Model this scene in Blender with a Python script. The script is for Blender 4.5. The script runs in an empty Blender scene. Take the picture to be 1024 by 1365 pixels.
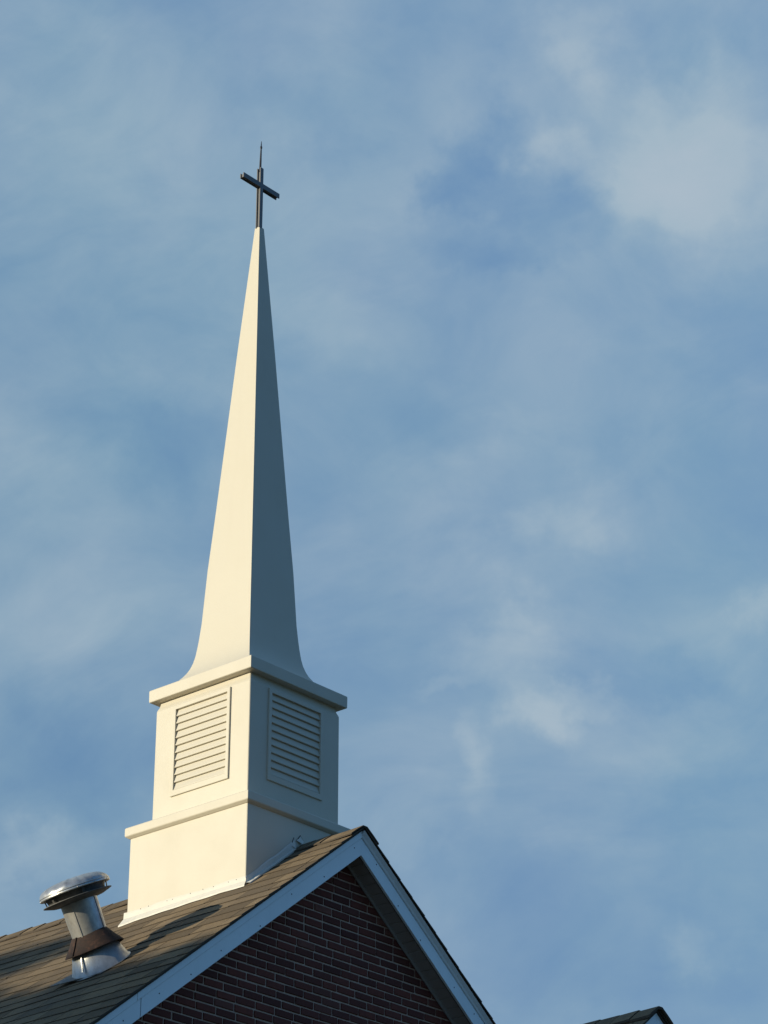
import bpy, bmesh, math, random
from mathutils import Vector, Matrix, noise
random.seed(7)
C = bpy.context.scene.collection
SC = bpy.context.scene

# ------------------------------------------------------------------ camera
Z0 = 7.25                                   # the foot of the rake apex above the ground
CAM = Vector((-12.19565, -11.82693, -5.65116 + Z0))
RV = Vector((0.654967, -0.755657, 0.000580))
UV = Vector((-0.338693, -0.292877, 0.894153))
WV = Vector((0.675503, 0.585837, 0.447761))
cd = bpy.data.cameras.new('camera')
cam = bpy.data.objects.new('camera', cd)
C.objects.link(cam)
cam.matrix_world = Matrix(((RV.x, UV.x, -WV.x, CAM.x), (RV.y, UV.y, -WV.y, CAM.y),
                           (RV.z, UV.z, -WV.z, CAM.z), (0, 0, 0, 1)))
cd.sensor_fit = 'HORIZONTAL'
cd.sensor_width = 36.0
cd.lens = 3500 / 1024 * 36.0
cd.clip_start = 0.1
cd.clip_end = 6000
SC.camera = cam
SC.render.resolution_x, SC.render.resolution_y = 768, 1024

# ------------------------------------------------------------------ exposure, sun, sky
SC.view_settings.view_transform = 'Standard'
SC.view_settings.look = 'None'
SC.view_settings.exposure = 0
SC.view_settings.gamma = 1

SUN_EL = math.radians(8.4)
SUN_H = Vector((-0.89, 0.456, 0)).normalized()
SUN_DIR = (SUN_H * math.cos(SUN_EL) + Vector((0, 0, math.sin(SUN_EL)))).normalized()
sl = bpy.data.lights.new('sun', 'SUN')
sl.energy = 4.8
sl.angle = math.radians(0.5)
sl.color = (1.0, 0.88, 0.64)
so = bpy.data.objects.new('sun', sl)
C.objects.link(so)
so.location = (-30, 15, 30)
so.rotation_euler = SUN_DIR.to_track_quat('Z', 'Y').to_euler()

SKY_STRENGTH = 0.1
world = bpy.data.worlds.new('World')
SC.world = world
world.use_nodes = True


class NT:
    """small helper to write node trees"""
    def __init__(s, tree):
        s.t = tree
        s.n = tree.nodes
        s.l = tree.links

    def put(s, node, key, v):
        if v is None:
            return
        if hasattr(v, 'links') or isinstance(v, bpy.types.NodeSocket):
            s.l.new(v, node.inputs[key])
        else:
            node.inputs[key].default_value = v

    def math(s, op, a, b=None, c=None, clamp=False):
        n = s.n.new('ShaderNodeMath'); n.operation = op; n.use_clamp = clamp
        s.put(n, 0, a); s.put(n, 1, b); s.put(n, 2, c)
        return n.outputs[0]

    def vec(s, op, a, b=None, scale=None):
        n = s.n.new('ShaderNodeVectorMath'); n.operation = op
        s.put(n, 0, a); s.put(n, 1, b)
        if scale is not None:
            s.put(n, 'Scale', scale)
        return n.outputs['Value'] if op in ('DOT_PRODUCT', 'LENGTH', 'DISTANCE') else n.outputs['Vector']

    def noise(s, vec, scale, detail=3, rough=0.5, dist=0.0, color=False):
        n = s.n.new('ShaderNodeTexNoise')
        s.put(n, 'Vector', vec); n.inputs['Scale'].default_value = scale
        n.inputs['Detail'].default_value = detail; n.inputs['Roughness'].default_value = rough
        n.inputs['Distortion'].default_value = dist
        return n.outputs['Color' if color else 'Fac']

    def ramp(s, fac, stops, interp='LINEAR'):
        n = s.n.new('ShaderNodeValToRGB'); s.put(n, 0, fac)
        r = n.color_ramp; r.interpolation = interp
        while len(r.elements) < len(stops):
            r.elements.new(0.5)
        for e, (p, c) in zip(r.elements, stops):
            e.position = p
            e.color = (c, c, c, 1) if isinstance(c, (int, float)) else (*c, 1)
        return n.outputs[0]

    def mix(s, fac, a, b, blend='MIX'):
        n = s.n.new('ShaderNodeMix'); n.data_type = 'RGBA'; n.blend_type = blend
        s.put(n, 0, fac)
        for k, v in ((6, a), (7, b)):
            if isinstance(v, tuple):
                v = (*v, 1) if len(v) == 3 else v
            s.put(n, k, v)
        return n.outputs[2]

    def rng(s, v, a, b, c=0.0, d=1.0, smooth=False):
        n = s.n.new('ShaderNodeMapRange')
        n.interpolation_type = 'SMOOTHSTEP' if smooth else 'LINEAR'
        s.put(n, 0, v); s.put(n, 1, a); s.put(n, 2, b); s.put(n, 3, c); s.put(n, 4, d)
        return n.outputs[0]


def build_sky():
    t = NT(world.node_tree)
    t.n.clear()
    out = t.n.new('ShaderNodeOutputWorld')
    bg = t.n.new('ShaderNodeBackground'); bg.inputs['Strength'].default_value = SKY_STRENGTH
    t.l.new(bg.outputs[0], out.inputs[0])
    sky = t.n.new('ShaderNodeTexSky'); sky.sky_type = 'NISHITA'; sky.sun_disc = False
    sky.sun_elevation = SUN_EL
    sky.sun_rotation = math.atan2(SUN_H.x, SUN_H.y)
    sky.air_density = 1.0; sky.dust_density = 0.6; sky.ozone_density = 1.6
    d = t.n.new('ShaderNodeTexCoord').outputs['Generated']
    # a bank of thin altocumulus fills the sky ahead; the unseen sky behind is tinted blue to set the shade light
    bank = t.rng(t.vec('DOT_PRODUCT', d, tuple(WV)), 0.40, 0.86, 0.0, 1.0, smooth=True)
    low = t.rng(t.n.new('ShaderNodeSeparateXYZ').outputs[2], 0.02, 0.34, 0.0, 1.0, smooth=True)
    t.l.new(d, t.n['Separate XYZ'].inputs[0])
    clear = t.mix(low, (0.33, 0.52, 0.80), (0.80, 1.38, 2.02))  # invented tint outside the view, dimmed near the horizon to darken shaded faces
    zz = t.n['Separate XYZ'].outputs[2]
    ahead = t.mix(t.rng(zz, 0.28, 0.46), (1.00, 1.24, 1.66), t.mix(t.rng(zz, 0.46, 0.64), (1.50, 1.90, 2.25), (2.0, 2.5, 2.95)))
    tint = t.mix(bank, clear, ahead)
    blue = t.mix(1.0, sky.outputs[0], tint, 'MULTIPLY')
    # thin cloud veil, noise over the direction of view; flattened so that it stretches sideways
    sx = t.vec('MULTIPLY', d, (1, 1, 1.5))
    w1 = t.noise(sx, 7, 2, 0.5, color=True)
    w1 = t.vec('SCALE', t.vec('SUBTRACT', w1, (0.5, 0.5, 0.5)), scale=0.09)
    warped = t.vec('ADD', sx, w1)
    big = t.noise(warped, 6.5, 5, 0.52)
    mid = t.noise(warped, 15, 6, 0.55)
    fine = t.noise(warped, 46, 6, 0.6)
    veil = t.math('ADD', t.math('MULTIPLY', big, 0.62), t.math('ADD', t.math('MULTIPLY', mid, 0.34), t.math('MULTIPLY', fine, 0.12)))
    # long wisps, combed across the sky
    ca, sa = math.cos(math.radians(24)), math.sin(math.radians(24))
    wv = t.n.new('ShaderNodeCombineXYZ')
    t.l.new(t.math('MULTIPLY', t.vec('DOT_PRODUCT', t.vec('ADD', d, w1), tuple(RV * ca + UV * sa)), 9.0), wv.inputs[0])
    t.l.new(t.math('MULTIPLY', t.vec('DOT_PRODUCT', t.vec('ADD', d, w1), tuple(UV * ca - RV * sa)), 34.0), wv.inputs[1])
    wisp = t.noise(wv.outputs[0], 1.0, 7, 0.62, 0.6)
    veil = t.math('ADD', veil, t.math('MULTIPLY', t.math('SUBTRACT', wisp, 0.5), 0.17))
    veil = t.rng(veil, 0.34, 0.72, 0.26, 0.90)
    # named clouds: soft banks fixed in the sky, edges broken up by noise
    w2 = t.noise(d, 22, 5, 0.6, color=True)
    w2 = t.vec('SCALE', t.vec('SUBTRACT', w2, (0.5, 0.5, 0.5)), scale=0.058)
    dw = t.vec('ADD', d, w2)
    P = t.n.new('ShaderNodeCombineXYZ')
    t.l.new(t.vec('DOT_PRODUCT', dw, tuple(RV)), P.inputs[0])
    t.l.new(t.vec('DOT_PRODUCT', dw, tuple(UV)), P.inputs[1])
    t.l.new(t.math('MULTIPLY', t.math('SUBTRACT', 1.0, t.vec('DOT_PRODUCT', d, tuple(WV))), 0.5), P.inputs[2])
    total = veil
    for (px, py, rx, ry, amt) in CLOUDS:
        u, v = (px - 512) / 3500, (682.5 - py) / 3500
        k = 1 / math.sqrt(1 + u * u + v * v)
        q = t.vec('SUBTRACT', P.outputs[0], (u * k, v * k, 0))
        q = t.vec('MULTIPLY', q, (3500 / rx, 3500 / ry, 20))
        g = t.rng(t.vec('LENGTH', q), 1.6, 0.0, 0.0, amt, smooth=True)
        total = t.math('ADD', total, g)
    extra = t.rng(total, 0.45, 1.45, 0.0, 0.85)
    total = t.math('MULTIPLY', t.rng(total, 0.0, 1.0, 0.0, 1.0), t.rng(bank, 0.0, 1.0, 0.06, 1.0))
    # cloud tint: lilac-grey to warm white by another slow noise
    tintn = t.noise(d, 9, 3, 0.5)
    ccol = t.mix(t.rng(tintn, 0.35, 0.65), (2.80, 4.40, 5.25), (3.25, 4.55, 5.50))
    ccol = t.mix(t.math('MULTIPLY', extra, bank), ccol, (4.9, 5.55, 6.2))
    col = t.mix(t.math('MULTIPLY', total, 0.9), blue, ccol)
    t.l.new(col, bg.inputs['Color'])


CLOUDS = [
    (655, 200, 62, 45, -0.42), (605, 265, 48, 36, -0.40), (700, 255, 70, 44, -0.24), (765, 290, 52, 34, -0.20),
    (660, 330, 80, 30, -0.25), (430, 150, 90, 50, -0.16), (530, 60, 80, 60, -0.12), (870, 60, 90, 45, -0.18),
    (945, 225, 150, 120, 0.46), (880, 245, 90, 70, 0.20), (775, 45, 60, 50, 0.25), (748, 85, 40, 30, 0.15),
    (745, 178, 50, 22, 0.15), (440, 420, 120, 60, 0.18), (130, 230, 190, 110, 0.08),
    (690, 865, 85, 58, 0.40), (735, 950, 48, 42, 0.42), (790, 922, 60, 20, 0.26), (640, 1025, 30, 58, 0.24), (760, 700, 70, 70, 0.2), (650, 600, 90, 40, 0.14),
    (880, 1000, 120, 60, 0.14), (935, 1262, 40, 28, 0.24), (1010, 815, 34, 32, 0.24), (600, 922, 44, 12, 0.16),
    (760, 710, 70, 40, 0.12), (240, 600, 70, 60, -0.22), (90, 1020, 150, 85, -0.30), (30, 630, 80, 60, 0.16),
    (40, 1160, 70, 40, 0.30), (700, 1170, 150, 60, -0.20), (930, 900, 60, 30, -0.16), (610, 720, 80, 40, -0.16),
    (830, 1300, 240, 90, -0.20), (560, 1080, 60, 40, 0.10),
]
build_sky()

# ------------------------------------------------------------------ object helpers
ORG = {}


def V3(p):
    return Vector((p[0], p[1], p[2] + Z0))


def thing(name, label, cat, at, group=None):
    o = bpy.data.objects.new(name, None)
    C.objects.link(o)
    o.location = V3(at)
    o.empty_display_size = 0.3
    o['label'] = label
    o['category'] = cat
    if group:
        o['group'] = group
    ORG[o.name] = V3(at)
    return o


def link(name, me, parent=None, label=None, kind=None):
    """me's vertices are in the ridge frame; move them to the parent's origin"""
    o = bpy.data.objects.new(name, me)
    C.objects.link(o)
    org = Vector((0, 0, 0))
    if parent is not None:
        o.parent = parent
        org = ORG[parent.name]
    ORG[o.name] = org
    me.transform(Matrix.Translation(Vector((0, 0, Z0)) - org))
    if label:
        o['label'] = label
    if kind:
        o['kind'] = kind
    return o


class MB:
    def __init__(s):
        s.v = []; s.f = []; s.m = []; s.sm = []

    def add(s, verts, faces, mat=0, smooth=False):
        b = len(s.v)
        s.v += [tuple(p) for p in verts]
        for f in faces:
            s.f.append(tuple(i + b for i in f)); s.m.append(mat); s.sm.append(smooth)

    def box(s, x0, x1, y0, y1, z0, z1, mat=0):
        s.add([(x0, y0, z0), (x1, y0, z0), (x1, y1, z0), (x0, y1, z0), (x0, y0, z1), (x1, y0, z1), (x1, y1, z1), (x0, y1, z1)],
              [(0, 3, 2, 1), (4, 5, 6, 7), (0, 1, 5, 4), (1, 2, 6, 5), (2, 3, 7, 6), (3, 0, 4, 7)], mat)

    def hexa(s, p, mat=0):
        s.add(p, [(0, 3, 2, 1), (4, 5, 6, 7), (0, 1, 5, 4), (1, 2, 6, 5), (2, 3, 7, 6), (3, 0, 4, 7)], mat)

    def prism_y(s, poly, y0, y1, mat=0):
        """polygon in xz (counter-clockwise seen from -y) extruded along y"""
        n = len(poly)
        vs = [(x, y0, z) for x, z in poly] + [(x, y1, z) for x, z in poly]
        fs = [tuple(range(n)), tuple(range(2 * n - 1, n - 1, -1))]
        fs += [(i, i + n, (i + 1) % n + n, (i + 1) % n) for i in range(n)]
        s.add(vs, fs, mat)

    def lathe(s, prof, M=Matrix(), seg=48, mat=0, smooth=True, close=False, wob=None):
        """profile of (r, z) turned round local z, placed by M"""
        vs = []
        for r, z in prof:
            for k in range(seg):
                a = 2 * math.pi * k / seg
                dr, dz = wob(a, r, z) if wob else (0, 0)
                vs.append(M @ Vector(((r + dr) * math.cos(a), (r + dr) * math.sin(a), z + dz)))
        fs = []
        for i in range(len(prof) - 1):
            for k in range(seg):
                k2 = (k + 1) % seg
                fs.append((i * seg + k, i * seg + k2, (i + 1) * seg + k2, (i + 1) * seg + k))
        s.add(vs, fs, mat, smooth)
        if close:
            s.add([vs[(len(prof) - 1) * seg + k] for k in range(seg)], [tuple(range(seg))], mat, False)

    def mesh(s, name, mats):
        me = bpy.data.meshes.new(name)
        me.from_pydata(s.v, [], s.f)
        for m in (mats if isinstance(mats, (list, tuple)) else [mats]):
            me.materials.append(m)
        me.polygons.foreach_set('material_index', s.m)
        me.polygons.foreach_set('use_smooth', s.sm)
        me.update()
        return me

    def build(s, name, mats, parent=None, label=None, kind=None, bevel=0.0, seg=2, recalc=False):
        me = s.mesh(name, mats)
        if recalc:
            bm = bmesh.new(); bm.from_mesh(me)
            bmesh.ops.recalc_face_normals(bm, faces=bm.faces)
            bm.to_mesh(me); bm.free()
        o = link(name, me, parent, label, kind)
        if bevel:
            md = o.modifiers.new('bevel', 'BEVEL'); md.width = bevel; md.segments = seg; md.limit_method = 'ANGLE'
            md.angle_limit = math.radians(35); md.harden_normals = False
        return o


# ------------------------------------------------------------------ materials
def material(name):
    m = bpy.data.materials.new(name)
    m.use_nodes = True
    t = NT(m.node_tree)
    b = t.n['Principled BSDF']
    return m, t, b


def geo(t):
    return t.n.new('ShaderNodeNewGeometry')


def mk_paint(name, col, dirt, rough=0.45, amount=0.5, streak=True, bump=0.02, bscale=60):
    m, t, b = material(name)
    p = geo(t).outputs['Position']
    n1 = t.noise(p, 3.5, 5, 0.6)
    st = t.noise(t.vec('MULTIPLY', p, (14, 14, 0.9)), 1.0, 4, 0.6)
    sp = t.noise(p, 55, 3, 0.6)
    f = t.math('ADD', t.rng(n1, 0.45, 0.8, 0, 0.5), t.rng(st, 0.52, 0.8, 0, 0.6 if streak else 0.0))
    f = t.math('ADD', f, t.rng(sp, 0.68, 0.82, 0, 0.5))
    f = t.math('MULTIPLY', f, amount, clamp=True)
    t.l.new(t.mix(f, col, dirt), b.inputs['Base Color'])
    t.l.new(t.rng(n1, 0.3, 0.7, rough - 0.06, rough + 0.1), b.inputs['Roughness'])
    b.inputs['Specular IOR Level'].default_value = 0.4
    if bump:
        bn = t.n.new('ShaderNodeBump'); bn.inputs['Strength'].default_value = bump * 8; bn.inputs['Distance'].default_value = 0.004
        nz = t.math('ADD', t.noise(p, bscale, 3, 0.5), t.math('MULTIPLY', t.noise(p, 4, 2, 0.5), 3.0))
        t.l.new(nz, bn.inputs['Height']); t.l.new(bn.outputs[0], b.inputs['Normal'])
    return m


M_CREAM = mk_paint('cream_fibreglass', (0.60, 0.555, 0.455), (0.47, 0.42, 0.33), 0.5, 0.12)
M_FLASH = mk_paint('white_flashing', (0.66, 0.635, 0.565), (0.45, 0.42, 0.36), 0.45, 0.4)
M_TRIM = mk_paint('white_trim_paint', (0.86, 0.90, 0.91), (0.56, 0.60, 0.62), 0.3, 0.3)
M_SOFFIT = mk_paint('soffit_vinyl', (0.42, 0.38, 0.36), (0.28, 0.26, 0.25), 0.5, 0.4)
M_GAP = mk_paint('dark_gap', (0.02, 0.02, 0.022), (0.01, 0.01, 0.01), 0.8, 0.2)
M_CROSS = mk_paint('cross_metal', (0.17, 0.165, 0.16), (0.09, 0.09, 0.09), 0.32, 0.4)
M_IRON = mk_paint('dark_iron', (0.035, 0.035, 0.04), (0.07, 0.04, 0.03), 0.5, 0.4)


def mk_shingle(name='asphalt_shingle'):
    m, t, b = material(name)
    g = geo(t)
    p = g.outputs['Position']
    rnd = g.outputs['Random Per Island']
    n1 = t.noise(p, 1.6, 5, 0.6)
    n2 = t.noise(p, 9, 4, 0.6)
    gr = t.noise(p, 420, 2, 0.6)
    base = t.ramp(rnd, [(0.0, (0.15, 0.112, 0.07)), (0.3, (0.205, 0.151, 0.092)), (0.65, (0.255, 0.186, 0.110)), (1.0, (0.31, 0.228, 0.136))])
    base = t.mix(t.rng(n1, 0.42, 0.72, 0, 0.45), base, (0.15, 0.125, 0.10))
    base = t.mix(t.rng(n2, 0.5, 0.75, 0, 0.5), base, (0.12, 0.10, 0.085))
    base = t.mix(t.rng(gr, 0.3, 0.7, 0.55, 0.0), base, (0.05, 0.045, 0.04))
    lich = t.noise(p, 36, 3, 0.7)
    base = t.mix(t.rng(lich, 0.74, 0.80, 0, 0.6), base, (0.42, 0.41, 0.34))
    t.l.new(base, b.inputs['Base Color'])
    b.inputs['Roughness'].default_value = 0.95
    b.inputs['Specular IOR Level'].default_value = 0.1
    bn = t.n.new('ShaderNodeBump'); bn.inputs['Strength'].default_value = 0.5; bn.inputs['Distance'].default_value = 0.003
    t.l.new(t.math('ADD', gr, t.math('MULTIPLY', n2, 2)), bn.inputs['Height']); t.l.new(bn.outputs[0], b.inputs['Normal'])
    return m


M_SHINGLE = mk_shingle()
M_EDGE = mk_paint('asphalt_cut_edge', (0.065, 0.052, 0.040), (0.12, 0.09, 0.06), 0.9, 0.8)


def mk_brick():
    m, t, b = material('red_brown_brick')
    g = geo(t); p = g.outputs['Position']; rnd = g.outputs['Random Per Island']
    base = t.ramp(rnd, [(0.0, (0.11, 0.038, 0.031)), (0.35, (0.165, 0.050, 0.037)), (0.7, (0.205, 0.060, 0.043)), (0.92, (0.13, 0.045, 0.037)), (1.0, (0.25, 0.095, 0.068))])
    n = t.noise(p, 45, 4, 0.65)
    base = t.mix(t.rng(n, 0.4, 0.75, 0, 0.5), base, (0.09, 0.04, 0.036))
    base = t.mix(t.rng(t.noise(p, 130, 3, 0.6), 0.66, 0.8, 0, 0.5), base, (0.3, 0.25, 0.22))
    t.l.new(base, b.inputs['Base Color']); b.inputs['Roughness'].default_value = 0.9
    b.inputs['Specular IOR Level'].default_value = 0.2
    bn = t.n.new('ShaderNodeBump'); bn.inputs['Strength'].default_value = 0.5; bn.inputs['Distance'].default_value = 0.004
    t.l.new(n, bn.inputs['Height']); t.l.new(bn.outputs[0], b.inputs['Normal'])
    return m


def mk_mortar():
    m, t, b = material('grey_mortar')
    p = geo(t).outputs['Position']
    n = t.noise(p, 30, 5, 0.65)
    t.l.new(t.mix(t.rng(n, 0.3, 0.7), (0.64, 0.43, 0.33), (0.46, 0.31, 0.24)), b.inputs['Base Color'])
    b.inputs['Roughness'].default_value = 0.95
    return m


M_BRICK, M_MORTAR = mk_brick(), mk_mortar()


def mk_wall_brick():
    m, t, b = material('coursed_brick')
    sx_ = t.n.new('ShaderNodeSeparateXYZ'); t.l.new(geo(t).outputs['Position'], sx_.inputs[0])
    cv = t.n.new('ShaderNodeCombineXYZ')
    t.l.new(t.math('ADD', sx_.outputs[0], sx_.outputs[1]), cv.inputs[0]); t.l.new(sx_.outputs[2], cv.inputs[1])
    br = t.n.new('ShaderNodeTexBrick'); t.l.new(cv.outputs[0], br.inputs['Vector'])
    for k, v in (('Color1', (0.165, 0.050, 0.037, 1)), ('Color2', (0.11, 0.040, 0.032, 1)), ('Mortar', (0.48, 0.32, 0.25, 1)), ('Scale', 1.0),
                 ('Mortar Size', 0.0055), ('Brick Width', 0.173), ('Row Height', 0.0543)):
        br.inputs[k].default_value = v
    t.l.new(br.outputs['Color'], b.inputs['Base Color']); b.inputs['Roughness'].default_value = 0.9
    bn = t.n.new('ShaderNodeBump'); bn.inputs['Strength'].default_value = 0.6; bn.inputs['Distance'].default_value = 0.006; bn.invert = True
    t.l.new(br.outputs['Fac'], bn.inputs['Height']); t.l.new(bn.outputs[0], b.inputs['Normal'])
    return m


M_WALL = mk_wall_brick()


def mk_galv(name, dark=1.0, metal=0.35, rough=0.46):
    m, t, b = material(name)
    p = geo(t).outputs['Position']
    n = t.noise(p, 22, 5, 0.65)
    st = t.noise(t.vec('MULTIPLY', p, (30, 30, 3)), 1, 4, 0.6)
    c = t.mix(t.rng(n, 0.35, 0.7), (0.62 * dark, 0.61 * dark, 0.58 * dark), (0.40 * dark, 0.40 * dark, 0.40 * dark))
    c = t.mix(t.rng(st, 0.58, 0.8, 0, 0.6), c, (0.22, 0.19, 0.16))
    t.l.new(c, b.inputs['Base Color'])
    b.inputs['Metallic'].default_value = metal
    t.l.new(t.rng(n, 0.3, 0.7, rough - .08, rough + .1), b.inputs['Roughness'])
    bn = t.n.new('ShaderNodeBump'); bn.inputs['Strength'].default_value = 0.35; bn.inputs['Distance'].default_value = 0.006
    t.l.new(t.math('ADD', t.noise(p, 9, 3, 0.5), t.math('MULTIPLY', n, 0.25)), bn.inputs['Height']); t.l.new(bn.outputs[0], b.inputs['Normal'])
    return m


M_GALV = mk_galv('galvanised_steel', 0.78, 0.55, 0.36)
M_CAP = mk_galv('weathered_cap_steel', 0.95, 0.7, 0.36)
M_DULL = mk_galv('dull_steel', 0.3, 0.2, 0.6)  # darker steel tone for the lower plate and flange
M_DARKGALV = mk_galv('dark_steel', 0.12, 0.2, 0.6)  # darkest steel tone, for the throat between plate and cap


def mk_rust():
    m, t, b = material('rusted_steel')
    p = geo(t).outputs['Position']
    n = t.noise(p, 26, 5, 0.7)
    c = t.ramp(n, [(0.3, (0.018, 0.012, 0.011)), (0.55, (0.034, 0.018, 0.013)), (0.74, (0.10, 0.045, 0.028))])
    t.l.new(c, b.inputs['Base Color']); b.inputs['Roughness'].default_value = 0.85; b.inputs['Metallic'].default_value = 0.1
    bn = t.n.new('ShaderNodeBump'); bn.inputs['Strength'].default_value = 0.6; bn.inputs['Distance'].default_value = 0.004
    t.l.new(n, bn.inputs['Height']); t.l.new(bn.outputs[0], b.inputs['Normal'])
    return m


M_RUST = mk_rust()


def mk_ground():
    m, t, b = material('dark_grass_ground')
    p = geo(t).outputs['Position']
    n = t.noise(p, 0.6, 6, 0.65)
    t.l.new(t.mix(t.rng(n, 0.3, 0.7), (0.028, 0.034, 0.018), (0.05, 0.048, 0.03)), b.inputs['Base Color'])
    b.inputs['Roughness'].default_value = 0.95
    return m


def mk_leaf(name, a, bcol):
    m, t, b = material(name)
    g = geo(t)
    t.l.new(t.mix(g.outputs['Random Per Island'], a, bcol), b.inputs['Base Color'])
    b.inputs['Roughness'].default_value = 0.6
    return m


def mk_bark():
    m, t, b = material('bark')
    p = geo(t).outputs['Position']
    t.l.new(t.mix(t.noise(t.vec('MULTIPLY', p, (9, 9, 2)), 1, 5, 0.65), (0.05, 0.038, 0.028), (0.13, 0.10, 0.08)), b.inputs['Base Color'])
    b.inputs['Roughness'].default_value = 0.9
    return m


# ------------------------------------------------------------------ ground
g = MB()
g.add([(-3000, -3000, -Z0), (3000, -3000, -Z0), (3000, 3000, -Z0), (-3000, 3000, -Z0)], [(0, 1, 2, 3)])
g.build('ground', mk_ground(), kind='structure')

# ------------------------------------------------------------------ church building
TAN = 0.776
COS = 1 / math.sqrt(1 + TAN * TAN)
SIN = TAN * COS
YG = -1.055                                  # face of the rake boards
YW = -0.90                                   # face of the gable brickwork
HALF = 4.6                                   # ridge to eave, horizontally
YB = 13.0


def smooth(a, b, x):
    k = min(1, max(0, (x - a) / (b - a)))
    return k * k * (3 - 2 * k)


def sag(y):
    return -0.024 * smooth(-0.5, 0.7, y)


def shingle_slope(mb, sgn, half, yf, yb, ztop, expo, yfine, dz=sag, seed=1, ridge_x=0.0, hgt=0.0078):
    """courses of tabs, each tab an island of its own: top face, butt edge and exposed sides"""
    R = random.Random(seed)
    T = half / COS
    n = int(T / expo) + 1
    for i in range(n):
        t0 = max(0.0, i * expo - 0.03)
        t1 = min(T, (i + 1) * expo)
        y = yf - R.uniform(0, 0.005)
        off = R.uniform(0, 0.3)
        first = True
        while y < yb:
            w = (R.uniform(0.22, 0.36) if y < yfine else R.uniform(0.9, 1.3))
            if first:
                w = max(0.1, w - off); first = False
            ye = min(yb, y + w)
            h1 = hgt + R.uniform(-0.0015, 0.002)
            h0 = 0.001
            tt = t1 + R.uniform(-0.005, 0.005) + 0.011 * noise.noise(Vector((y * 0.9, i * 0.37, seed)))

            def pt(tv, yy, h):
                return (ridge_x + sgn * (tv * COS + h * SIN), yy, ztop - 0.013 - tv * SIN + h * COS + dz(yy))
            g2 = 0.0028
            a, b_ = y + g2, ye - g2
            vs = [pt(t0, a, h0), pt(t0, b_, h0), pt(tt, b_, h1), pt(tt, a, h1), pt(tt, a, -0.004), pt(tt, b_, -0.004), pt(t0, a, -0.004), pt(t0, b_, -0.004)]
            fs = [(0, 1, 2, 3), (3, 2, 5, 4), (0, 3, 4, 6), (1, 7, 5, 2)]
            if sgn > 0:
                fs = [tuple(reversed(f)) for f in fs]
            mb.add(vs, [fs[0]], 0); mb.add(vs, fs[1:], 2)
            y = ye
    # roof deck below the shingles
    for (ya, yb2) in [(yf + 0.012, 0.0), (0.0, 0.7), (0.7, yb)]:
        z = lambda x, yy, k: ztop - k - TAN * x + dz(yy)
        x1 = half
        p = [(ridge_x, ya, z(0, ya, .030)), (ridge_x + sgn * x1, ya, z(x1, ya, .030)), (ridge_x + sgn * x1, yb2, z(x1, yb2, .030)), (ridge_x, yb2, z(0, yb2, .030)),
             (ridge_x, ya, z(0, ya, .0175)), (ridge_x + sgn * x1, ya, z(x1, ya, .0175)), (ridge_x + sgn * x1, yb2, z(x1, yb2, .0175)), (ridge_x, yb2, z(0, yb2, .0175))]
        mb.hexa(p, 1)


def ridge_caps(mb, yf, yb, ztop, dz=sag, seed=3, width=0.13, thick=0.010, lift=0.0, ridge_x=0.0):
    R = random.Random(seed)
    y = yf
    while y < yb:
        ln = 0.30 if y < 6 else 1.2
        st = 0.14 if y < 6 else 1.0
        w = width + R.uniform(-.006, .006)
        j = R.uniform(-0.004, 0.004)
        prof = []
        for k in (-1.0, -0.6, -0.15, 0.15, 0.6, 1.0):
            x = k * w
            prof.append((ridge_x + x, -abs(x) * TAN * 0.97 + (0.0 if abs(k) > 0.3 else -0.004)))
        # each cap starts high at its exposed end and dips under the next
        vs = []
        for (yy, hh) in ((y, 0.012 + j), (y + ln, 0.002)):
            for (x, z) in prof:
                vs.append((x, yy, ztop + z + hh + lift + dz(yy)))
            for (x, z) in prof:
                vs.append((x, yy, ztop + z + hh + lift - thick + dz(yy)))
        fs, ed = [], []
        for k in range(5):
            fs.append((k, k + 1, k + 13, k + 12))
            fs.append((k + 6, k + 18, k + 19, k + 7))
            ed.append((k, k + 6, k + 7, k + 1))
        ed.append((0, 12, 18, 6)); ed.append((5, 11, 23, 17))
        mb.add(vs, fs, 0); mb.add(vs, ed, 1)
        y += st


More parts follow.
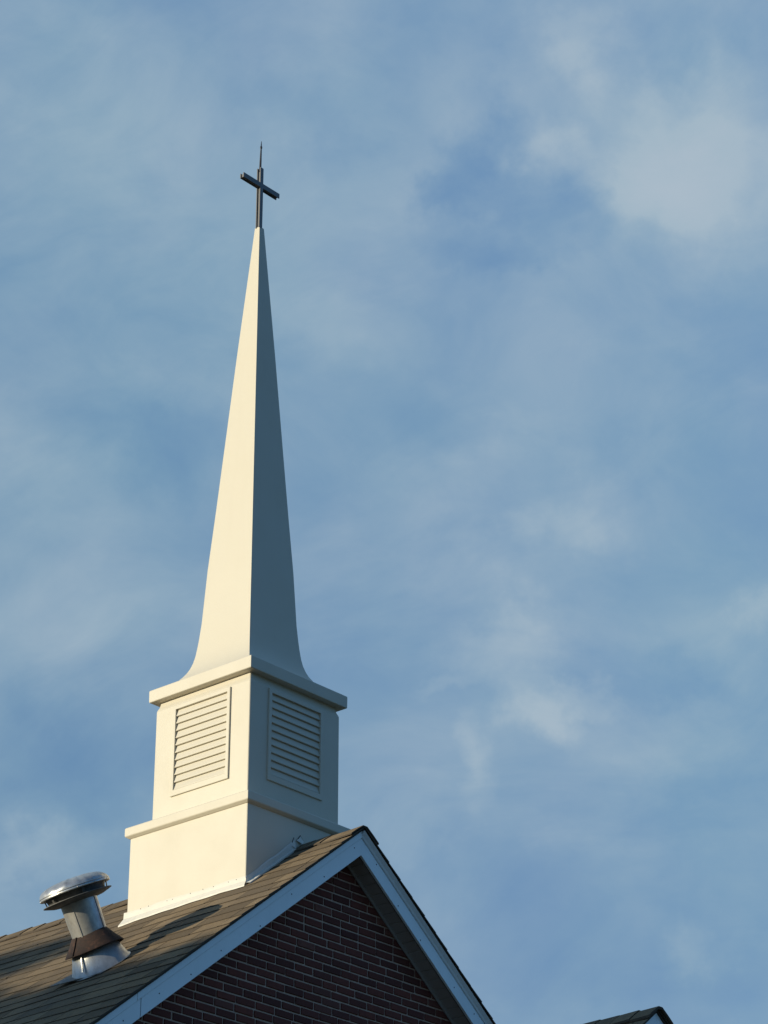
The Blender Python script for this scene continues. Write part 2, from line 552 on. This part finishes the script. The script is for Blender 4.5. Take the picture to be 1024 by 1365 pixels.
def brick_gable(mb, yw, halfw, apex, zbot, L=0.173, H=0.0543, J=0.0118, seed=5, ridge_x=0.0, tan=TAN, back=0.2):
    """brick courses with raked mortar behind, cut to the slopes of the gable"""
    R = random.Random(seed)
    mb2 = MB()
    z = zbot
    row = 0
    while z < apex:
        lim = min(halfw, (apex - z) / tan)
        x = -halfw - (row % 2) * L / 2 + R.uniform(-.006, .006)
        while x < halfw:
            ln = L
            r = R.random()
            if r < 0.022:
                ln = L * R.uniform(0.55, 0.85)
            x1 = x + ln
            if x1 > -lim - 0.2 and x < lim + 0.2:
                a = x + J / 2 + R.uniform(-.0015, .0015); b = x1 - J / 2 + R.uniform(-.0015, .0015)
                c = z + J / 2 + R.uniform(-.001, .001); d = z + H - J / 2 + R.uniform(-.001, .001)
                t1 = R.uniform(-.0015, .0015)
                o = R.uniform(-.0015, .0015)
                y0 = yw + o
                a, b = max(-halfw, a), min(halfw, b)
                if b - a > 0.02:
                    e = 0.0025
                    f = [(a + e, y0, c + e), (b - e, y0, c + t1 + e), (b - e, y0, d + t1 - e), (a + e, y0, d - e)]
                    s_ = [(a, y0 + .003, c), (b, y0 + .003, c + t1), (b, y0 + .003, d + t1), (a, y0 + .003, d)]
                    q = [(a, yw + .014, c), (b, yw + .014, c + t1), (b, yw + .014, d + t1), (a, yw + .014, d)]
                    vs = [(px + ridge_x, py, pz) for px, py, pz in f + s_ + q]
                    fs = [(0, 1, 2, 3)]
                    for k in range(4):
                        k2 = (k + 1) % 4
                        fs.append((k, k + 4, k2 + 4, k2)); fs.append((k + 4, k + 8, k2 + 8, k2 + 4))
                    mb2.add(vs, fs, 0)
            x = x1
        z += H
        row += 1
    me = mb2.mesh('t', [M_BRICK])
    bm = bmesh.new(); bm.from_mesh(me)
    for sg in (-1, 1):
        g_ = bm.verts[:] + bm.edges[:] + bm.faces[:]
        bmesh.ops.bisect_plane(bm, geom=g_, plane_co=(ridge_x, 0, apex), plane_no=Vector((sg * tan, 0, 1)).normalized(), clear_outer=True)
    bm.verts.index_update()
    bm.verts.ensure_lookup_table()
    mb.add([v.co[:] for v in bm.verts], [[v.index for v in f.verts] for f in bm.faces], 0)
    bm.free(); bpy.data.meshes.remove(me)
    ya, yb = yw + .0075, yw + back
    zl = apex - halfw * tan
    mb.prism_y([(ridge_x - halfw, zbot), (ridge_x + halfw, zbot), (ridge_x + halfw, zl), (ridge_x, apex), (ridge_x - halfw, zl)], ya, yb, 1)


church = thing('church_building', 'brick church gable with pale blue-white rake boards and brown shingle roof under the steeple', 'church', (0, 4, -Z0))
WH = 4.25                                    # half width of the brick body
w = MB()
brick_gable(w, YW, WH, 0.012, -Z0)
w.build('brick_wall', [M_BRICK, M_MORTAR], church)
for sg in (-1, 1):
    w = MB()
    w.box(min(sg * (WH + .003), sg * (WH + .02)), max(sg * (WH + .003), sg * (WH + .02)), YW + .001, YB - .4, -Z0, -WH * TAN - .03)
    w.build('side_wall', M_WALL, church)
w = MB()
w.prism_y([(-WH, -Z0), (WH, -Z0), (WH, -WH * TAN), (0, 0), (-WH, -WH * TAN)], YB - .39, YB - .2)
w.build('rear_wall', M_WALL, church)

rf = MB()
shingle_slope(rf, -1, HALF, YG - 0.030, YB, 0.200, 0.142, 3.6, seed=11)
shingle_slope(rf, 1, HALF, YG - 0.034, YB, 0.200, 0.150, 0.0, seed=12, hgt=0.008)
roof = rf.build('roof', [M_SHINGLE, M_EDGE, M_EDGE], church)
rc = MB()
ridge_caps(rc, YG - 0.036, -0.60, 0.196, seed=2)
rc.build('ridge_cap', [M_SHINGLE, M_EDGE], roof)
rc = MB()
ridge_caps(rc, 0.56, YB, 0.196, seed=4)
rc.build('ridge_cap', [M_SHINGLE, M_EDGE], roof)


def rake_piece(sgn, x0, x1, zlo, zhi, ya, yb, mat=0, mb=None):
    """a sloped board between horizontal distances x0..x1 from the ridge, zlo..zhi above the base line"""
    mb = mb or MB()
    P = lambda x, z: (sgn * x, z - TAN * x)
    poly = [P(x0, zlo), P(x1, zlo), P(x1, zhi), P(x0, zhi)]
    if sgn < 0:
        poly = [poly[1], poly[0], poly[3], poly[2]]
    mb.prism_y(poly, ya, yb, mat)
    return mb


NAILS = random.Random(21)
for sgn in (-1, 1):
    L = HALF + .05
    m = MB()
    cuts = [0.0005, 1.915, L] if sgn < 0 else [0.0005, 2.6, L]
    for a, b in zip(cuts[:-1], cuts[1:]):
        g2 = 0.004 if b < L else 0
        rake_piece(sgn, a + (0.004 if a > 0.1 else 0), b - g2, 0.0, 0.115, YG, YG + .019, 0, m)
    rake_piece(sgn, 0.01, L, 0.004, 0.112, YG + .0205, YG + .028, 1, m)
    for k in range(9):                       # nail heads
        x = 0.12 + k * 0.27 + NAILS.uniform(-.08, .08)
        z = NAILS.choice((0.03, 0.055, 0.085)) - TAN * x + NAILS.uniform(-.008, .008)
        m.lathe([(0.0042, 0), (0.0042, 0.0015), (0.0005, 0.002)], Matrix.Translation((sgn * x, YG, z)) @ Matrix.Rotation(math.pi / 2, 4, 'X'), 8, 1)
    m.build('rake_board', [M_TRIM, M_GAP], church, bevel=0.0)
    m = MB()
    if sgn < 0:
        cuts = [0.0005, 1.95, L]
        for a, b in zip(cuts[:-1], cuts[1:]):
            rake_piece(sgn, a + (0.002 if a > .1 else 0), b - (0.002 if b < L else 0), 0.118, 0.163, YG - .006, YG + .019, 0, m)
    else:                                    # moulded strip leaning outwards
        prof = [(0.123, .002), (0.126, -.004), (0.140, -.010), (0.163, -.030), (0.163, .019), (0.123, .019)]
        vs, fs = [], []
        n = len(prof)
        for x in (0.0005, L):
            for z, y in prof:
                vs.append((x, YG + y, z - TAN * x))
        fs.append(tuple(range(n))); fs.append(tuple(range(2 * n - 1, n - 1, -1)))
        fs += [(i, i + n, (i + 1) % n + n, (i + 1) % n) for i in range(n)]
        m.add(vs, fs, 0)
    rake_piece(sgn, 0.0, L, 0.1635, 0.175, YG + .006, YG + .03, 1, m)  # black strip standing in for the shade under the shingle edge
    m.build('rake_trim', [M_TRIM, M_GAP], church, recalc=True)
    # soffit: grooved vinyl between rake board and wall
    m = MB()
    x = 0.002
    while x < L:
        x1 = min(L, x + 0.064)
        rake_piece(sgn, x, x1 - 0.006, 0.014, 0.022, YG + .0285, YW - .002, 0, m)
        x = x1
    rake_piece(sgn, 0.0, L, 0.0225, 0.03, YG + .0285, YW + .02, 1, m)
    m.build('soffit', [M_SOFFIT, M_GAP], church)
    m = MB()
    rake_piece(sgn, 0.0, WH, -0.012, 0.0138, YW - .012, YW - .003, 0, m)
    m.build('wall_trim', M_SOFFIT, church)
    m = MB()
    xe0, xe1 = (HALF + .0, HALF + .05)
    m.box(min(sgn * (HALF - .02), sgn * (HALF + .005)), max(sgn * (HALF - .02), sgn * (HALF + .005)), YG + .03, YB, -HALF * TAN, -HALF * TAN + .15)
    m.build('eave_board', M_TRIM, church)

# ------------------------------------------------------------------ entrance porch gable (its peak shows low on the right)
PY, PZ, PH = -3.34, -1.434, 2.1
porch = thing('entrance_porch', 'small dark shingled porch peak with white trim at the lower right corner', 'porch', (0.02, -2.2, -Z0))
m = MB()
nosag = lambda y: 0.0
shingle_slope(m, -1, PH, PY - .01, YW - .02, PZ, 0.15, 5, nosag, seed=31, ridge_x=-0.006)
shingle_slope(m, 1, PH, PY - .01, YW - .02, PZ, 0.15, 5, nosag, seed=32, ridge_x=-0.006)
pr = m.build('roof', [M_SHINGLE, M_EDGE, M_EDGE], porch)
m = MB()
ridge_caps(m, PY - .022, YW - .35, PZ - .004, nosag, seed=34, width=0.12, thick=0.014, lift=0.004, ridge_x=-0.006)
m.build('ridge_cap', [M_SHINGLE, M_EDGE], pr)
for sgn in (-1, 1):
    m = MB()
    P = lambda x, z: (-0.006 + sgn * x, PZ + z - TAN * x)
    poly = [P(0.0005, -.19), P(PH, -.19), P(PH, -.034), P(0.0005, -.034)]
    if sgn < 0:
        poly = [poly[1], poly[0], poly[3], poly[2]]
    m.prism_y(poly, PY + .012, PY + .034)
    m.build('rake_board', M_TRIM, porch)
m = MB()
brick_gable(m, PY + .12, PH - .25, PZ - .20, -Z0, seed=9, ridge_x=-0.006, back=0.15)
m.build('brick_wall', [M_BRICK, M_MORTAR], porch)
for sgn in (-1, 1):
    m = MB()
    a, b = -0.006 + sgn * (PH - .247), -0.006 + sgn * (PH - .23)
    m.box(min(a, b), max(a, b), PY + .121, YW - .02, -Z0, PZ - .2 - (PH - .25) * TAN)
    m.build('side_wall', M_WALL, porch)

# ------------------------------------------------------------------ steeple
BX, BASE, LEDGE, CORN = 0.45, 0.5491, 0.5774, 0.4886
L0, L1, C0, C1 = 0.3444, 0.4093, 1.3312, 1.4241
steeple = thing('steeple', 'cream white church steeple with louvred box and thin tapering spire topped by a dark cross', 'steeple', (0, 0, -0.25))


def frustum(mb, rings, cap0=True, cap1=True, mat=0, smooth=False):
    """square rings (half width, z[, ox, oy])"""
    vs, fs = [], []
    for r in rings:
        h, z = r[0], r[1]
        ox, oy = (r[2], r[3]) if len(r) > 2 else (0, 0)
        vs += [(ox - h, oy - h, z), (ox + h, oy - h, z), (ox + h, oy + h, z), (ox - h, oy + h, z)]
    for i in range(len(rings) - 1):
        for k in range(4):
            k2 = (k + 1) % 4
            fs.append((i * 4 + k, i * 4 + k2, i * 4 + 4 + k2, i * 4 + 4 + k))
    n = 4 * (len(rings) - 1)
    if cap0:
        fs.append((3, 2, 1, 0))
    if cap1:
        fs.append((n, n + 1, n + 2, n + 3))
    mb.add(vs, fs, mat, smooth)


m = MB()
frustum(m, [(BASE, -0.55), (BASE, L0)])
m.build('base', M_CREAM, steeple, bevel=0.008)
m = MB()
frustum(m, [(BASE + .006, L0 - .012), (LEDGE - .004, L0 + .0005), (LEDGE, L0 + .006), (LEDGE, L1 - .004), (LEDGE - .005, L1), (BX - .02, L1 + .012)])
m.build('ledge', M_CREAM, steeple, bevel=0.004)

# belfry box with four louvred openings
HO, ZO0, ZO1 = 0.246, 0.617, 1.236             # half width and height of the opening
PF, ZP0, ZP1 = 0.272, 0.595, 1.256            # raised panel


def side(fn_k):
    """maps (a, d, z): a along the face, d outward depth from the face, to xyz on side k"""
    def f(a, d, z):
        r = BX + d
        return [(a, -r, z), (r, a, z), (-a, r, z), (-r, -a, z)][fn_k]
    return f


m = MB()
for k in range(4):
    f = side(k)
    zb, zt = L1, 1.262
    vs = [f(-BX, 0, zb), f(BX, 0, zb), f(BX, 0, zt), f(-BX, 0, zt), f(-HO, 0, ZO0), f(HO, 0, ZO0), f(HO, 0, ZO1), f(-HO, 0, ZO1)]
    m.add(vs, [(0, 1, 5, 4), (1, 2, 6, 5), (2, 3, 7, 6), (3, 0, 4, 7)])
    # cove under the cornice
    prev = (BX, zt)
    for (h, z) in ((BX - .004, 1.275), (BX - .013, 1.295), (BX - .018, 1.318), (BX - .018, C0 + .004)):
        d0, d1 = prev[0] - BX, h - BX
        m.add([f(-prev[0], d0, prev[1]), f(prev[0], d0, prev[1]), f(h, d1, z), f(-h, d1, z)], [(0, 1, 2, 3)])
        prev = (h, z)
me = m.mesh('louver_box', [M_CREAM])
bm = bmesh.new(); bm.from_mesh(me)
bmesh.ops.remove_doubles(bm, verts=bm.verts, dist=1e-5)
bm.to_mesh(me); bm.free()
bo = link('louver_box', me, steeple)
md = bo.modifiers.new('bevel', 'BEVEL'); md.width = 0.009; md.segments = 3; md.limit_method = 'ANGLE'; md.angle_limit = math.radians(60)

for k in range(4):
    f = side(k)
    m = MB()
    # raised frame, mitred, with a small outer return
    o, i_ = 0.0125, 0.0005
    OUT = [(-PF, ZP0), (PF, ZP0), (PF, ZP1), (-PF, ZP1)]
    INN = [(-HO, ZO0 + .018), (HO, ZO0 + .018), (HO, ZO1 - .008), (-HO, ZO1 - .008)]
    e = 0.003
    OUTB = [(-PF + e, ZP0 + e), (PF - e, ZP0 + e), (PF - e, ZP1 - e), (-PF + e, ZP1 - e)]
    vs = [f(a, i_, z) for a, z in OUT] + [f(a, o - e * .5, z) for a, z in OUT] + [f(a, o, z) for a, z in OUTB] + [f(a, o, z) for a, z in INN] + [f(a, -.045, z) for a, z in INN]
    fs = []
    for b in range(4):
        for q in range(4):
            q2 = (q + 1) % 4
            fs.append((b * 4 + q, b * 4 + q2, b * 4 + 4 + q2, b * 4 + 4 + q))
    m.add(vs, fs)
    # saw-tooth slats
    zt, zb = ZO1 - .008, ZO0 + .018
    n = 11
    p = (zt - zb) / n
    for s_ in range(n):
        z1 = zt - s_ * p
        z0 = z1 - p
        a, b = -HO + .0008, HO - .0008
        lip = o - .006
        r = [(-.007, z1 - .001), (lip - .003, z0 + .0125), (lip, z0 + .0105), (lip, z0 + .0050), (lip - .003, z0 + .003), (-.009, z0 + .003), (-.009, z0 - .001)]
        for (d0, q0), (d1, q1) in zip(r[:-1], r[1:]):
            m.add([f(a, d1, q1), f(b, d1, q1), f(b, d0, q0), f(a, d0, q0)], [(0, 1, 2, 3)])
    m.add([f(-HO, -.0445, zb), f(HO, -.0445, zb), f(HO, -.0445, zt), f(-HO, -.0445, zt)], [(0, 1, 2, 3)])
    m.build('louver', M_CREAM, steeple)

m = MB()
frustum(m, [(BX - .03, C0 - .0005), (CORN - .003, C0), (CORN, C0 + .005), (CORN + .001, C1 - .006), (CORN - .004, C1 - .001), (.40, C1 + .003)])
m.build('cornice', M_CREAM, steeple, bevel=0.003)

OX, OY = -0.006, 0.006
prof = [(.405, 1.428), (.372, 1.468), (.345, 1.500), (.322, 1.530), (.303, 1.560), (.287, 1.595), (.273, 1.640), (.263, 1.690), (.254, 1.760), (.246, 1.840), (.237, 1.95)]
# straight taper above
for z in (2.15, 2.36, 2.6, 2.83, 3.15, 3.48, 3.8, 4.15, 4.5, 4.9, 5.2615):
    pts = [(1.95, .237), (2.36, .2165), (2.83, .1845), (3.48, .1425), (4.15, .0995), (5.2616, .0242)]
    for (za, wa), (zb, wb) in zip(pts[:-1], pts[1:]):
        if za <= z <= zb:
            prof.append((wa + (wb - wa) * (z - za) / (zb - za), z))
            break
m = MB()
frustum(m, [(w_, z, OX, OY) for w_, z in prof], cap0=True, cap1=True, smooth=False)
sp = m.build('spire', M_CREAM, steeple, bevel=0.0)
for p_ in sp.data.polygons:
    p_.use_smooth = True
sp.data.set_sharp_from_angle(angle=math.radians(40))

# cross: two plates held apart by a narrower web, with a pointed rod
cx, cy = -0.019, 0.0
cross = MB()
XB, ZC0, ZC1 = 0.0165, 5.255, 5.800
def plate_cross(y0, y1, hw, ha, z0, z1, zc, half, inset=0.0):
    cross.box(cx - hw, cx + hw, y0, y1, z0, z1)
    cross.box(cx - half, cx - hw - .0001, y0, y1, zc - ha, zc + ha)
    cross.box(cx + hw + .0001, cx + half, y0, y1, zc - ha, zc + ha)
ZA, HALFARM = 5.640, 0.200
plate_cross(-.0195, -.0125, XB, .0205, ZC0, ZC1, ZA, HALFARM)
plate_cross(.0125, .0195, XB, .0205, ZC0, ZC1, ZA, HALFARM)
plate_cross(-.0123, .0123, XB - .011, .013, ZC0, ZC1 - .008, ZA, HALFARM - .008)
co = cross.build('cross', M_CROSS, steeple, label='dark metal cross with a pointed rod at its top')
rod = MB()
Mr = Matrix.Translation((cx - .002, 0, ZC1 - .03)) @ Matrix.Rotation(math.radians(1.2), 4, 'Y')
rod.lathe([(.0092, 0), (.009, .05), (.0078, .12), (.0064, .19), (.0056, .215), (.0088, .222), (.0088, .236), (.005, .242), (.0022, .287)], Mr, 12)
rod.build('lightning_rod', M_IRON, co)

# flashing round the foot of the steeple
fl = MB()
RZ = lambda x: 0.2 - TAN * abs(x)
R = random.Random(4)
n = 26
ys = [-BASE - .006 + (2 * BASE + .03) * i / n for i in range(n + 1)]
rows = []
for y in ys:
    k = (y + BASE) / (2 * BASE)
    zt = RZ(BASE) + .055 + .004 * math.sin(y * 11) + R.uniform(-.002, .002) - .012 * k
    zr = RZ(BASE) + sag(y)
    kick = .020 + .03 * smooth(.85, 1.0, k) + .004 * math.sin(y * 23)
    xf = BASE + kick
    rows.append([(-BASE - .0035, y, zt), (-BASE - .005, y, zt - .012), (-BASE - .006, y, zr + .022), (-xf, y, RZ(xf) + sag(y) + .004 + R.uniform(0, .004)), (-xf, y, RZ(xf) + sag(y) - .004)])
vs = [p_ for r in rows for p_ in r]
fs = []
for i in range(n):
    for j in range(4):
        a = i * 5 + j
        fs.append((a, a + 1, a + 6, a + 5))
fl.add(vs, fs, 0)
for i in range(9):                           # nails along the top edge
    y = -BASE + .04 + i * .118 + R.uniform(-.04, .04)
    fl.lathe([(.0028, 0), (.0028, .0015), (.0003, .002)], Matrix.Translation((-BASE - .0045, y, RZ(BASE) + .050 + R.uniform(-.004, .004) - .012 * (y + BASE) / 1.1)) @ Matrix.Rotation(-math.pi / 2, 4, 'Y'), 8, 1)
# sloped strip on the gable side, rising to the ridge and bent up at its end
n = 16
rows = []
for i in range(n + 1):
    x = -BASE - .008 + (BASE - .10) * i / n
    zr = RZ(x)
    top = .052 + .016 * i / n + .004 * math.sin(x * 30)
    lean = .004 + .003 * math.sin(x * 17)
    out = .045 - .012 * i / n
    rows.append([(x, -BASE - .003, zr + top), (x, -BASE - lean - .004, zr + top - .012), (x, -BASE - .010, zr + .014), (x, -BASE - out, zr + .006 + R.uniform(0, .003)), (x, -BASE - out, zr - .004)])
vs = [p_ for r in rows for p_ in r]
fs = []
for i in range(n):
    for j in range(4):
        a = i * 5 + j
        fs.append((a, a + 5, a + 6, a + 1))
fl.add(vs, fs, 0)
xt = -0.108
for (dx, h, wd) in ((0.0, .070, .05), (.062, .052, .07)):
    x = xt + dx
    z = RZ(x)
    fl.add([(x - wd * .5, -BASE - .006, z + .03), (x + wd * .1, -BASE - .022, z + .012), (x + wd * .55, -BASE - .006, z + .02 + .02), (x + wd * .05, -BASE - .004, z + h + .018)], [(0, 1, 3), (1, 2, 3)], 0)
    fl.add([(x - wd * .5, -BASE - .0035, z + .03), (x - wd * .42, -BASE - .0065, z + .028), (x + wd * .07, -BASE - .0065, z + h + .022), (x + wd * .05, -BASE - .0035, z + h + .026)], [(0, 1, 2, 3)], 1)
    fl.add([(x + wd * .62, -BASE - .0035, z + .03 + .01), (x + wd * .52, -BASE - .0065, z + .03 + .01), (x + wd * .04, -BASE - .0065, z + h + .018), (x + wd * .06, -BASE - .0035, z + h + .024)], [(3, 2, 1, 0)], 1)
fo = fl.build('base_flashing', [M_FLASH, M_GAP], steeple)

# ------------------------------------------------------------------ roof vent
VC = Vector((-1.385, -0.128, 0)); VC.z = RZ(VC.x) + sag(VC.y)
AX = Vector((-0.425, 0.086, 0.901)).normalized()
vent = thing('roof_vent', 'leaning galvanised metal roof vent pipe with domed cap and rusty collar on the shingles', 'roof vent', tuple(VC))
qz = AX.to_track_quat('Z', 'Y')
VM = Matrix.Translation(VC) @ qz.to_matrix().to_4x4() @ Matrix.Diagonal((0.93, 0.93, 0.95, 1))
VMI = VM.inverted()


def on_roof(p, lift):
    """slide a point along the vent's axis until it meets the roof"""
    nrm = Vector((-SIN, 0, COS))
    q0 = Vector((0, 0, RZ(0) + sag(VC.y) + 0)) + nrm * lift
    t_ = (q0 - p).dot(nrm) / AX.dot(nrm)
    return p + AX * t_


# cone base cut to the slope
m = MB()
seg = 48
top, rt, rb = 0.15, 0.150, 0.205
vs, fs = [], []
for k in range(seg):
    a = 2 * math.pi * k / seg
    pt = VM @ Vector((rt * math.cos(a), rt * math.sin(a), top))
    pb = VM @ Vector((rb * math.cos(a), rb * math.sin(a), 0))
    pb = on_roof(pb, .006)
    pf = on_roof(VM @ Vector(((rb + .012) * math.cos(a), (rb + .012) * math.sin(a), 0)), .003)
    vs += [pt, pb, pf]
for k in range(seg):
    k2 = (k + 1) % seg
    fs.append((k * 3, k * 3 + 1, k2 * 3 + 1, k2 * 3)); fs.append((k * 3 + 1, k * 3 + 2, k2 * 3 + 2, k2 * 3 + 1))
m.add(vs, fs, 0, True)
# standing seam of the cone
SA = math.radians(-112)


def seam(mb, pts, a, wd=0.010, hh=0.007, mat=0):
    prev = None
    da = lambda r: wd / r / 2
    for r, z in pts:
        q = [Vector(((r + h_) * math.cos(a + s_ * da(r)), (r + h_) * math.sin(a + s_ * da(r)), z)) for s_, h_ in ((-1, -.002), (-1, hh), (1, hh), (1, -.002))]
        q = [VM @ v for v in q]
        if prev:
            mb.add(prev + q, [(0, 1, 5, 4), (1, 2, 6, 5), (2, 3, 7, 6)], mat)
        prev = q
cdir = CAM - Vector((0, 0, Z0)) - VC
loc = (VM.to_3x3().inverted() @ cdir)
CA = math.atan2(loc.y, loc.x)               # the side of the pipe seen from the lawn
seam(m, [(rb + .004, .0), (rt, top)], CA - .62)
m.build('cone_base', M_GALV, vent)
# flat flange slid under the shingles, one corner lifted
m = MB()
nrm = Vector((-SIN, 0, COS)); dn = Vector((-COS, 0, -SIN)); yv = Vector((0, 1, 0))
pts = []
for (d_, y_, l_) in ((-.15, -.12, .003), (.17, -.15, .004), (.235, .24, .024), (-.15, .20, .004)):
    pts.append(VC + dn * d_ + yv * y_ + nrm * l_)
m.hexa([p_ - nrm * .004 for p_ in (pts[0], pts[3], pts[2], pts[1])] + [pts[0], pts[3], pts[2], pts[1]])
m.build('flange', M_DULL, vent, recalc=True)
# pipe
m = MB()
m.lathe([(.119, .12), (.121, .25), (.124, .33), (.127, .466)], VM, 40)
seam(m, [(.119, .12), (.127, .466)], CA - .45, .009, .004)
seam(m, [(.119, .12), (.127, .466)], CA + 1.05, .012, .004)
m.build('pipe', M_GALV, vent)
# storm collar
m = MB()


def wobc(a, r, z):
    return (0.004 * math.sin(3 * a + 1) * (r / .2), 0.006 * math.sin(2 * a + .5))


m.lathe([(.1205, .228), (.128, .220), (.162, .171), (.203, .121), (.206, .115), (.199, .1145)], VM, 56, wob=wobc)
seam(m, [(.1215, .228), (.128, .222), (.162, .174), (.204, .122)], CA - .85, .012, .006)
m.build('storm_collar', M_RUST, vent)
# cap
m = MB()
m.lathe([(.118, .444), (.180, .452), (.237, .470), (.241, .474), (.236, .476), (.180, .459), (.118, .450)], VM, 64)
m.build('lower_plate', M_DULL, vent)
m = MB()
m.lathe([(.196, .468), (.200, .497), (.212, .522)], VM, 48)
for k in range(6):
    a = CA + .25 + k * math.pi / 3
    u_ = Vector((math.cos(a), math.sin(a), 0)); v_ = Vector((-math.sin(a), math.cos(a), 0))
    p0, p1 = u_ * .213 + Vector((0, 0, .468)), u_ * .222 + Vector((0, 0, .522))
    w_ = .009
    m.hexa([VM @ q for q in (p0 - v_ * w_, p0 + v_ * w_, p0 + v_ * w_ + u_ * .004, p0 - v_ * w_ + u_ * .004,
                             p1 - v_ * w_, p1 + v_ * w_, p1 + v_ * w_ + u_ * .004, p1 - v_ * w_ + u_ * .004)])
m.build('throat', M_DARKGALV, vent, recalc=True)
m = MB()


def wobd(a, r, z):
    k_ = max(0.0, min(1.0, (z - .533) / .02)) * (r / .25)
    return (0, k_ * (.0036 * math.sin(19 * a + 2 * math.sin(3 * a)) + .0016 * math.sin(31 * a + 2) + .002 * math.sin(5 * a)))


m.lathe([(0.1432, 0.5212), (0.1719, 0.5212), (0.2340, 0.5190), (0.2430, 0.5175), (0.2450, 0.5202), (0.2450, 0.5275), (0.2430, 0.5295), (0.2416, 0.5338), (0.2416, 0.5412), (0.2378, 0.5516), (0.2292, 0.5632), (0.2139, 0.5752),
         (0.1891, 0.5862), (0.1528, 0.5957), (0.1050, 0.6025), (0.0525, 0.6062), (0.0038, 0.6072)], VM, 80, close=True, wob=wobd)
m.lathe([(.2400, .5330), (.2440, .5350), (.2450, .5375), (.2440, .5400), (.2395, .5420)], VM, 80)
for k in range(12):
    a = CA + .1 + k * math.pi / 6
    q = VM @ Matrix.Translation((.2452 * math.cos(a), .2452 * math.sin(a), .5245)) @ Matrix.Rotation(a, 4, 'Z') @ Matrix.Rotation(math.pi / 2, 4, 'Y')
    m.lathe([(.004, -.001), (.004, .0015), (.0008, .0025)], q, 8)
m.build('cap', M_CAP, vent)

# ------------------------------------------------------------------ trees west of the church (outside the picture; they shade the low roof)
M_BARK = mk_bark()
LEAVES = [mk_leaf('oak_leaf', (0.045, 0.075, 0.025), (0.085, 0.105, 0.035)), mk_leaf('maple_leaf', (0.06, 0.085, 0.025), (0.10, 0.11, 0.035))]
HV = Vector((0.456, 0.89, 0))


def shade_point(h, v, dist):
    """the point at a distance towards the sun whose shadow falls at (h, v) across the sun's rays"""
    p = SUN_H * dist + HV * h
    return Vector((p.x, p.y, v + math.tan(SUN_EL) * dist))


def tree(name, label, dist, hc, lobes, trunk_h, leafmat, nleaf, seed):
    R = random.Random(seed)
    base = shade_point(hc, 0, dist); base.z = -Z0
    root = thing(name, label, 'tree', tuple(base), 'trees west of the church')
    tr = MB()

    def limb(p, q, r0, r1):
        d_ = (q - p); M_ = Matrix.Translation(p) @ d_.to_track_quat('Z', 'Y').to_matrix().to_4x4()
        k = d_.length
        tr.lathe([(r0, 0), (r0 * .75 + r1 * .25, k * .35), (r0 * .35 + r1 * .65, k * .7), (r1, k)], M_, 10)
    fork = base + Vector((0, 0, trunk_h))
    limb(base, fork, .28, .19)
    cr = MB()
    for (h, v, rh, rv, dens) in lobes:
        c_ = shade_point(h, v, dist)
        limb(fork, c_, .11, .03)
        for _ in range(int(nleaf * dens)):
            while True:
                d_ = Vector((R.uniform(-1, 1), R.uniform(-1, 1), R.uniform(-1, 1)))
                if d_.length <= 1 and noise.noise(c_ * .7 + d_ * 2.3) > -.2:
                    break
            p = c_ + HV * (d_.x * rh) + SUN_H * (d_.y * rh) + Vector((0, 0, d_.z * rv))
            s_ = R.uniform(.07, .13)
            a = Vector((R.uniform(-1, 1), R.uniform(-1, 1), R.uniform(-1, 1))).normalized()
            b = a.cross(Vector((R.uniform(-1, 1), R.uniform(-1, 1), R.uniform(-1, 1)))).normalized()
            cr.add([p - a * s_, p + b * s_ * .5, p + a * s_, p - b * s_ * .5], [(0, 1, 2, 3)])
    tr.build('trunk', M_BARK, root)
    cr.build('crown', leafmat, root)


tree('oak_tree', 'tall leafy tree left of the church shading the lower roof', 24, -1.6,
     [(-3.2, -2.45, 1.7, 1.75, 1.0), (-1.4, -2.62, 1.6, 1.65, 1.0), (0.3, -2.5, 1.4, 1.50, 1.0), (0.15, -1.86, .85, .70, .8), (-.75, -1.78, .8, .72, .8), (-1.7, -1.70, .8, .72, .8), (-2.8, -1.5, .9, .72, .8), (0.95, -2.0, .7, .66, .6), (-.8, -4.2, 2.4, 1.5, 1.0), (-3.9, -3.8, 1.8, 1.8, .8)], 3.0, LEAVES[0], 5200, 5)
tree('maple_tree', 'slimmer leafy tree left of the church with a bough over the roof shadow', 26, 2.6,
     [(1.15, -.58, .85, .20, .15), (2.4, -.9, .9, .5, .4), (3.4, -1.6, 1.5, 1.2, .9), (2.0, -2.6, 1.6, 1.3, .9), (1.0, -3.3, 1.3, 1.0, .6), (4.6, -2.2, 1.4, 1.4, .7)], 3.2, LEAVES[1], 4000, 6)
